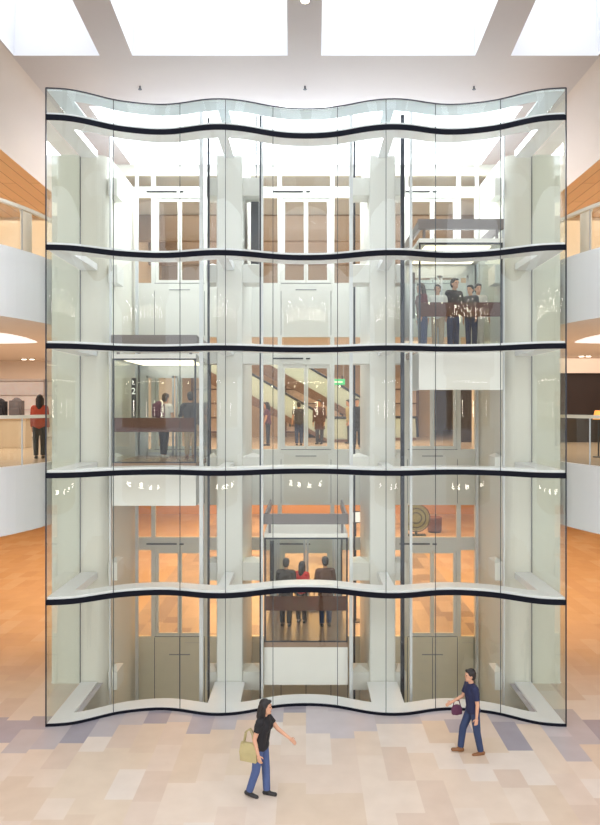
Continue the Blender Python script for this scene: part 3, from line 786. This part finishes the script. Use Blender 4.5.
for lab, x, y, rz, kw in (
    ('passenger with brown hair, dark red top and blue jeans in the highest lift car', 2.98, 18.5, 200, dict(H=1.72, top=cloth('dark_red', (110, 40, 44)), legs=JEANS, shoe=SHOEB, hair=HAIRB, long_hair=True, female=True)),
    ('passenger in a white top and pale trousers in the highest lift car', 3.28, 18.0, 250, dict(H=1.60, top=WHITEC, legs=KHAKI, shoe=SHOEW, hair=HAIRB, sleeve=1.5)),
    ('tallest passenger, in a black jacket and blue jeans, in the highest lift car', 3.78, 18.6, 300, dict(H=1.86, top=BLACKC, legs=JEANS, shoe=SHOEB, hair=HAIR, sleeve=1.5)),
    ('passenger in a grey-brown top and blue jeans in the highest lift car', 4.10, 17.95, 230, dict(H=1.58, top=DGREY, legs=DJEANS, shoe=SHOEB, hair=HAIR, female=True)),
    ('passenger in a pale top and white trousers in the highest lift car', 4.44, 18.75, 275, dict(H=1.74, top=WHITEC, legs=WHITEC, shoe=SHOEW, hair=HAIR, sleeve=1.5))):
    stand(lab, x, y, 8.23, math.radians(rz), group=g, **kw)
# --- shoppers on the middle floor
g = 'shoppers on the middle floor'
for lab, px, D, rz, kw in (
    ('shopper in a rust red top behind the gallery balustrade', 39.5, 20.6, 100, dict(H=1.80, top=RUST, legs=BLACKC, shoe=SHOEB, hair=HAIR, female=True, long_hair=True, sleeve=1.5)),
    ('shopper in a dark top seen through the central lift doors, beside the lower escalator', 299, 27.5, 100, dict(H=1.66, top=DGREY, legs=DJEANS, shoe=SHOEB)),
    ('shopper in a brown coat seen through the central lift doors', 319.5, 28.5, 250, dict(H=1.74, top=BROWNC, legs=DGREY, shoe=SHOEB, coat=True, sleeve=1.5)),
    ('shopper in an olive top behind the side pane of the central lift doors', 350, 29.0, 200, dict(H=1.75, top=OLIVE, legs=DGREY, shoe=SHOEB)),
    ('shopper in a black coat behind the side pane of the central lift doors', 357, 26.5, 270, dict(H=1.76, top=BLACKC, legs=BLACKC, shoe=SHOEB, coat=True, sleeve=1.5)),
    ('shopper in a plum top seen past the central guide rails', 268, 27.4, 180, dict(H=1.64, top=PLUM, legs=BLACKC, shoe=SHOEB, female=True, long_hair=True))):
    stand(lab, xat(px, D), D, L2, math.radians(rz), group=g, **kw)

# ================================================================== ESCALATORS, SHOP GOODS, LOBBY THINGS
EGLASS = glass('escalator_glass', (206, 232, 220), base=.10, gain=.5, body=.6, bodycol=(232, 246, 240))
def escalator(label, xb, D, zb, xt):
    """runs down towards +x; xb = lower end, xt = upper end"""
    zt = zb + (xb - xt) * math.tan(math.radians(30)); W = 1.0
    t = thing('escalator', label, 'escalator', (xb, D, zb), 0, 'lobby escalators')
    def P(x, z): return (x - xb, z - zb)
    n = int((xb - xt) / .4)
    m = MB()
    for i in range(n): m.box(-.4 * (i + 1), -.4 * i, .12, W - .12, .231 * i - .05, .231 * (i + 1))
    m.build('steps', DARKST, t)
    L_, Hh = (xt - xb), (zt - zb)
    for y in (0, W):
        MB().quad((0, y, .10), (L_, y, Hh + .10), (L_, y, Hh + .98), (0, y, .98)).quad((0, y, .1), (0, y, .98), (.9, y, .98), (.9, y, .1)).build('glass_side', EGLASS, t)
        h = MB().tube((0, y, 1.0), (L_, y, Hh + 1.0), .05, seg=8).tube((0, y, 1.0), (.9, y, 1.0), .05, seg=8).tube((.9, y, 1.0), (.95, y, .15), .05, seg=8); h.build('handrail', DARKST, t)
        MB().quad((.9, y - .06, 0), (0, y - .06, -.0), (0, y - .06, .12), (.9, y - .06, .12)).quad((0, y - .06, .12), (0, y - .06, -.02), (L_, y - .06, Hh - .45), (L_, y - .06, Hh + .12)).build('skirt', mat('escalator_skirt', (120, 92, 76), .4), t)
    return t
escalator('far escalator with greenish glass sides seen through the central lift doors', 3.9, 31.5, L2 + .01, -2.0)
escalator('near escalator with greenish glass sides, low behind the central lift doors', .9, 29.8, L2 + .01, -4.7)

# backpack shop on the middle floor
D = 26.0
ct = thing('display_counter', 'pale display counter in the bright backpack shop', 'counter', (xat(8, D), D, L2))
MB().box(-1.6, .75, -.3, .3, 0, 1.0).build('counter_body', mat('counter_cream', (226, 208, 186), .5), ct, bevel=.02)
MB().box(-1.65, .80, -.35, .35, 1.0, 1.06).build('counter_top', mat('counter_top', (206, 172, 138), .35), ct, bevel=.01)
g = 'backpacks on the shop counter'
GREYP = cloth('pack_grey', (104, 100, 104)); BLKP = cloth('pack_black', (40, 40, 48))
backpack('grey backpack standing on the shop display counter', (xat(17, D), D - .02, L2 + 1.11), math.radians(90), GREYP, g, False, 1.62, BLKP)
backpack('black backpack on the shop counter, beside the grey one', (xat(0.5, D), D - .02, L2 + 1.11), math.radians(90), BLKP, g, False, 1.55, GREYP)
backpack('small tan backpack at the far end of the shop counter', (xat(-18, D), D - .02, L2 + 1.10), math.radians(90), cloth('pack_tan', (170, 130, 96)), g, False, 1.3, BLKP)
st = thing('shop_shelf', 'bright wall shelf unit at the back of the backpack shop', 'shelf', (xat(20, 35.6), 35.6, L2))
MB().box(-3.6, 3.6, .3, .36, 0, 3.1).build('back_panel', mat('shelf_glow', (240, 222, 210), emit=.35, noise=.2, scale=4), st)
for z in (.6, 1.3, 2.0, 2.7): MB().box(-3.6, 3.6, -.1, .3, z, z + .05).build('shelf_board', mat('shelf_white', (236, 230, 226), .5), st)
for x in (-3.6, -1.2, 1.2, 3.55): MB().box(x, x + .05, -.1, .3, 0, 3.1).build('upright', mat('shelf_white', (236, 230, 226), .5), st)
LP = []
for sx in (-1, 1):
    for px in ((24, 32) if sx < 0 else (581.5, 588.5)):
        D = 30.8; LP.append((xat(px, D if sx < 0 else 29.0), D if sx < 0 else 29.0, 8.86, sx))
labs = ['recessed spotlight in the gallery soffit over the backpack shop, farther from the glass enclosure', 'recessed spotlight in the gallery soffit over the backpack shop, nearer to the glass enclosure',
        'recessed spotlight before the dark wall, nearer to the glass enclosure', 'recessed spotlight before the dark wall, farther from the glass enclosure']
for (x, y, z, sx), lb in zip(LP, labs):
    t = thing('spotlight', lb, 'spotlight', (x, y, z), 0, 'gallery soffit spotlights')
    MB().tube((0, 0, 0), (0, 0, -.03), .12, .11, 16).build('trim_ring', STEEL, t); MB().tube((0, 0, -.03), (0, 0, -.05), .09, .09, 16).build('lamp', LAMP, t)
# long white cove openings in the gallery soffit
for sx in (-1, 1):
    pts = []
    for px, py in ((-60, 329), (-20, 330.5), (10, 334), (26, 337.5), (36, 341), (37.5, 342.5), (30, 343), (0, 343.5), (-60, 344)):
        D = 2.06 * F / (CY - py); x = xat(px, D); pts.append((x if sx < 0 else -x, D, 8.855))
    if sx > 0: pts = pts[::-1]
    struct(MB().ngon(pts).build('ceiling_cove', mat('cove_glow', (250, 250, 252), emit=.75)))
# orange lamp and bench before the dark wall
D = 21.0
tl = thing('table_lamp', 'small amber table lamp standing before the dark wall', 'lamp', (xat(598.5, D), D, L2))
MB().tube((0, 0, 0), (0, 0, .03), .16, .15, 20).build('base', DARKST, tl); MB().tube((0, 0, .03), (0, 0, 1.12), .02).build('pole', DARKST, tl)
MB().tube((0, 0, 1.10), (0, 0, 1.36), .16, .10, 20).build('lamp_shade', mat('amber_shade', (240, 170, 90), emit=.9, ecol=(250, 170, 80)), tl)
# slim display drums and back walls on the upper galleries
for sx, w_ in ((-1, 'above the backpack shop'), (1, 'above the dark wall')):
    x = xat(26, 19.5) * (1 if sx < 0 else -1)
    t = thing('display_drum', 'slim white cylinder behind the upper gallery balustrade, ' + w_, 'display drum', (x, 19.5, L3), 0, 'white display drums')
    MB().tube((0, 0, 0), (0, 0, .12), .20, .20, 24).build('plinth', STEEL, t); MB().tube((0, 0, .12), (0, 0, 1.85), .15, .15, 28).build('drum', WHITE, t)
    MB().tube((0, 0, 1.85), (0, 0, 1.92), .17, .17, 28).build('cap', STEEL, t)
    a, b = sorted((sx * 6.4, sx * XO)); struct(MB().box(a, b, 26, 26.2, L3, 13.6).build('wall_upper', WALLW))

for x, w_, lab in ((-4.3, 2.6, 'lit wall of shelves at the back of the middle lobby, behind the near escalator'), (.4, 2.8, 'lit wall of shelves at the back of the middle lobby, behind the central lift doors'), (4.4, 2.2, 'lit wall of shelves at the back of the middle lobby, behind the far escalator foot')):
    t = thing('display_shelf', lab, 'shelf', (x, 35.9, L2), 0, 'lobby display shelves')
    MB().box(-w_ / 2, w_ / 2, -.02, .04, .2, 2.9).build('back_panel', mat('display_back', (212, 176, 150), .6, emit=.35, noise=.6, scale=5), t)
    for z in (.2, .9, 1.6, 2.3): MB().box(-w_ / 2, w_ / 2, -.4, -.02, z, z + .06).build('shelf_board', mat('shelf_wood', (120, 82, 58), .5), t)
    for k in (-1, 1): MB().box(k * w_ / 2 - .04, k * w_ / 2 + .04, -.42, .04, 0, 3.0).build('upright', mat('shelf_wood', (120, 82, 58), .5), t)
# exit sign, screen, ornament and stool
D = 27.0
ex = thing('exit_sign', 'small green lit exit sign in the middle lobby', 'sign', (xat(338, D), D, zat(382, D)))
MB().box(-.26, .26, -.03, .03, -.11, .11).build('sign_box', mat('exit_green', (70, 190, 130), emit=.7), ex, bevel=.01)
MB().tube((-.2, 0, .11), (-.2, 0, 8.95 - zat(382, D)), .01).tube((.2, 0, .11), (.2, 0, 8.95 - zat(382, D)), .01).build('hanger', STEEL, ex)
MB().box(-.17, .17, -.036, -.031, -.02, .02).build('pale_stripe', mat('sign_white', (245, 245, 245)), ex)
D = 23.0
sc_ = thing('wall_screen', 'pale blue lit screen on a slim post in the ground lobby', 'screen', (xat(355.5, D), D, 0))
MB().box(-.20, .20, -.03, .03, zat(523, D), zat(511, D)).build('housing', DARKST, sc_)
MB().box(-.18, .18, -.036, -.031, zat(522, D), zat(512, D)).build('display', mat('screen_blue', (214, 230, 250), emit=.9), sc_)
MB().tube((0, 0, 0), (0, 0, zat(523, D)), .03).tube((0, 0, 0), (0, 0, .03), .2, .2, 20).build('stand', DARKST, sc_)
D = 38.0
rg = thing('round_ornament', 'round green lattice ornament standing in the ground lobby, beside a brown stool', 'ornament', (xat(416, D), D, 0))
RG = mat('lattice_green', (128, 142, 96), .8, noise=.2, scale=5); RD = mat('lattice_dark', (58, 70, 46), .8)
MB().box(-.5, .5, -.2, .2, 0, .12).box(-.06, .06, -.06, .06, .12, .3).build('base', RD, rg)
q = MB().tube((0, -.03, .98), (0, .03, .98), .68, .68, 40); q.build('disc', RG, rg)
for r in (.72, .50, .28):
    q = MB()
    for i in range(40):
        a0, a1 = 2 * PI * i / 40, 2 * PI * (i + 1) / 40
        q.tube((r * math.cos(a0), -.05, .98 + r * math.sin(a0)), (r * math.cos(a1), -.05, .98 + r * math.sin(a1)), .03, seg=6)
    q.build('hoop', RD, rg)
D = EYE * F / (532 - CY)
sl = thing('stool', 'brown leather drum stool beside the green ornament', 'stool', (xat(434.5, D), D, 0))
MB().tube((0, 0, .06), (0, 0, .75), .38, .40, 24).build('drum', mat('leather_brown', (104, 66, 46), .5, noise=.1), sl, bevel=.03)
MB().tube((0, 0, .75), (0, 0, .83), .41, .39, 24).build('cushion', mat('leather_tan', (134, 88, 60), .5, noise=.1), sl, bevel=.03)
MB().tube((0, 0, 0), (0, 0, .06), .34, .34, 24).build('plinth', DARKST, sl)
# ================================================================== THE OPPOSITE SIDE OF THE ATRIUM (seen mirrored in the wavy glass)
YO = -9.5
for z0, z1, nm in ((3.87, 5.4, 'floor_opposite'), (8.86, 10.4, 'floor_opposite'), (13.6, 15.4, 'ceiling_opposite')):
    struct(MB().box(-15, 15, YO - 7, YO, z0, z1).build(nm, FASCIA))
struct(MB().box(-15, 15, YO - 7.2, YO - 7, 0, 15.4).build('wall_opposite', WALLW))
GLIT = mat('opposite_shop_light', (255, 246, 228), emit=40, ecol=(255, 244, 222))
random.seed(5)
lm = MB()
for k in range(26):
    x = -10 + 20 * k / 25
    lm.ball((x, YO - .5, 12.9 + .35 * math.sin(k * .9)), .07, seg=8, rings=6)
for k in range(13):
    x = -9.5 + 19 * k / 12
    lm.box(x - .05, x + .05, YO - .6, YO - .5, 12.0, 12.0 + random.uniform(.3, .8))
for k in range(12):
    x = -9 + 18 * k / 11
    lm.ball((x, YO - 1.2, 8.3), .08, seg=8, rings=6)
    if k % 3 == 0: lm.box(x - .06, x + .06, YO - 1.3, YO - 1.2, 6.2, 7.2)
for x0 in (-7.5, -2.2, 2.4, 6.6):
    for k in range(9):
        if random.random() < .8: lm.box(x0 + k * .17, x0 + k * .17 + .10, YO - .62, YO - .6, 2.0, 2.0 + random.choice((.22, .3, .3)))
struct(lm.build('opposite_lamps', GLIT))  # lamps and lit sign shapes, placed for the sparkles mirrored in the glass

# ================================================================== LIGHTS
def area(name, loc, size, power, color, rot=(0, 0, 0), sy=None):
    l = bpy.data.lights.new(name, 'AREA'); l.energy = power; l.color = color; l.shape = 'RECTANGLE'; l.size = size; l.size_y = sy or size
    o = bpy.data.objects.new(name, l); COL.objects.link(o); o.location = loc; o.rotation_euler = rot; return o
WARM = (1.0, .58, .26); WARM2 = (1.0, .87, .72)
for sx in (-1, 1):
    area('ground_gallery_light', (sx * 11.5, 31, 3.8), 8, 380, WARM, sy=18)
    area('middle_gallery_light', (sx * 11, 25, 8.8), 7, 380, WARM2, sy=12)
    area('upper_gallery_light', (sx * 11, 22, 13.5), 6, 420, WARM2, sy=12)
area('ground_lobby_light', (0, 33, 4.2), 11, 2300, WARM, sy=22)
area('middle_lobby_light', (0, 28, 8.9), 10, 700, WARM2, sy=10)
area('upper_lobby_light', (0, 26, 13.45), 10, 560, (1.0, .93, .86), sy=8)

w = bpy.data.worlds.new('overcast_sky'); S.world = w; w.use_nodes = True
nt = w.node_tree; bg = nt.nodes['Background']
tc = nt.nodes.new('ShaderNodeTexCoord'); sp = nt.nodes.new('ShaderNodeSeparateXYZ'); rp = nt.nodes.new('ShaderNodeValToRGB')
nt.links.new(tc.outputs['Generated'], sp.inputs[0])
mr = nt.nodes.new('ShaderNodeMapRange'); mr.inputs[1].default_value = -1; mr.inputs[2].default_value = 1
nt.links.new(sp.outputs['Z'], mr.inputs[0]); nt.links.new(mr.outputs[0], rp.inputs[0])
rp.color_ramp.elements[0].position = .35; rp.color_ramp.elements[0].color = (.42, .42, .44, 1)
rp.color_ramp.elements[1].position = .8; rp.color_ramp.elements[1].color = (.97, 1.0, 1.05, 1)
nt.links.new(rp.outputs[0], bg.inputs[0]); bg.inputs[1].default_value = 2.95

for bx, wd in ((-3.5, 2.4), (0, 2.9), (3.5, 2.4)):
    area('shaft_fill_light', (bx, 19.75, 14.05), wd, 190, (.86, .93, 1.0), rot=(math.radians(-12), 0, 0), sy=1.4)  # added fill over each bay, in place of skylight, to brighten the landings
sk = area('rear_skylight_light', (0, 24.6, 16.95), 12.2, 2600, (.93, .97, 1.0), sy=7.6)
# ================================================================== CAMERA
cam = bpy.data.cameras.new('camera'); co = bpy.data.objects.new('camera', cam); COL.objects.link(co)
co.location = (0, 0, EYE); co.rotation_euler = (PI / 2, 0, 0)
cam.sensor_fit = 'HORIZONTAL'; cam.sensor_width = 36; cam.lens = F / 600 * 36
cam.shift_x = -(CX - 300) / 600; cam.shift_y = -(412.5 - CY) / 600
cam.clip_end = 200
S.camera = co
S.view_settings.view_transform = 'Standard'
S.cycles.transparent_max_bounces = 32
S.cycles.max_bounces = 10
S.cycles.caustics_reflective = False
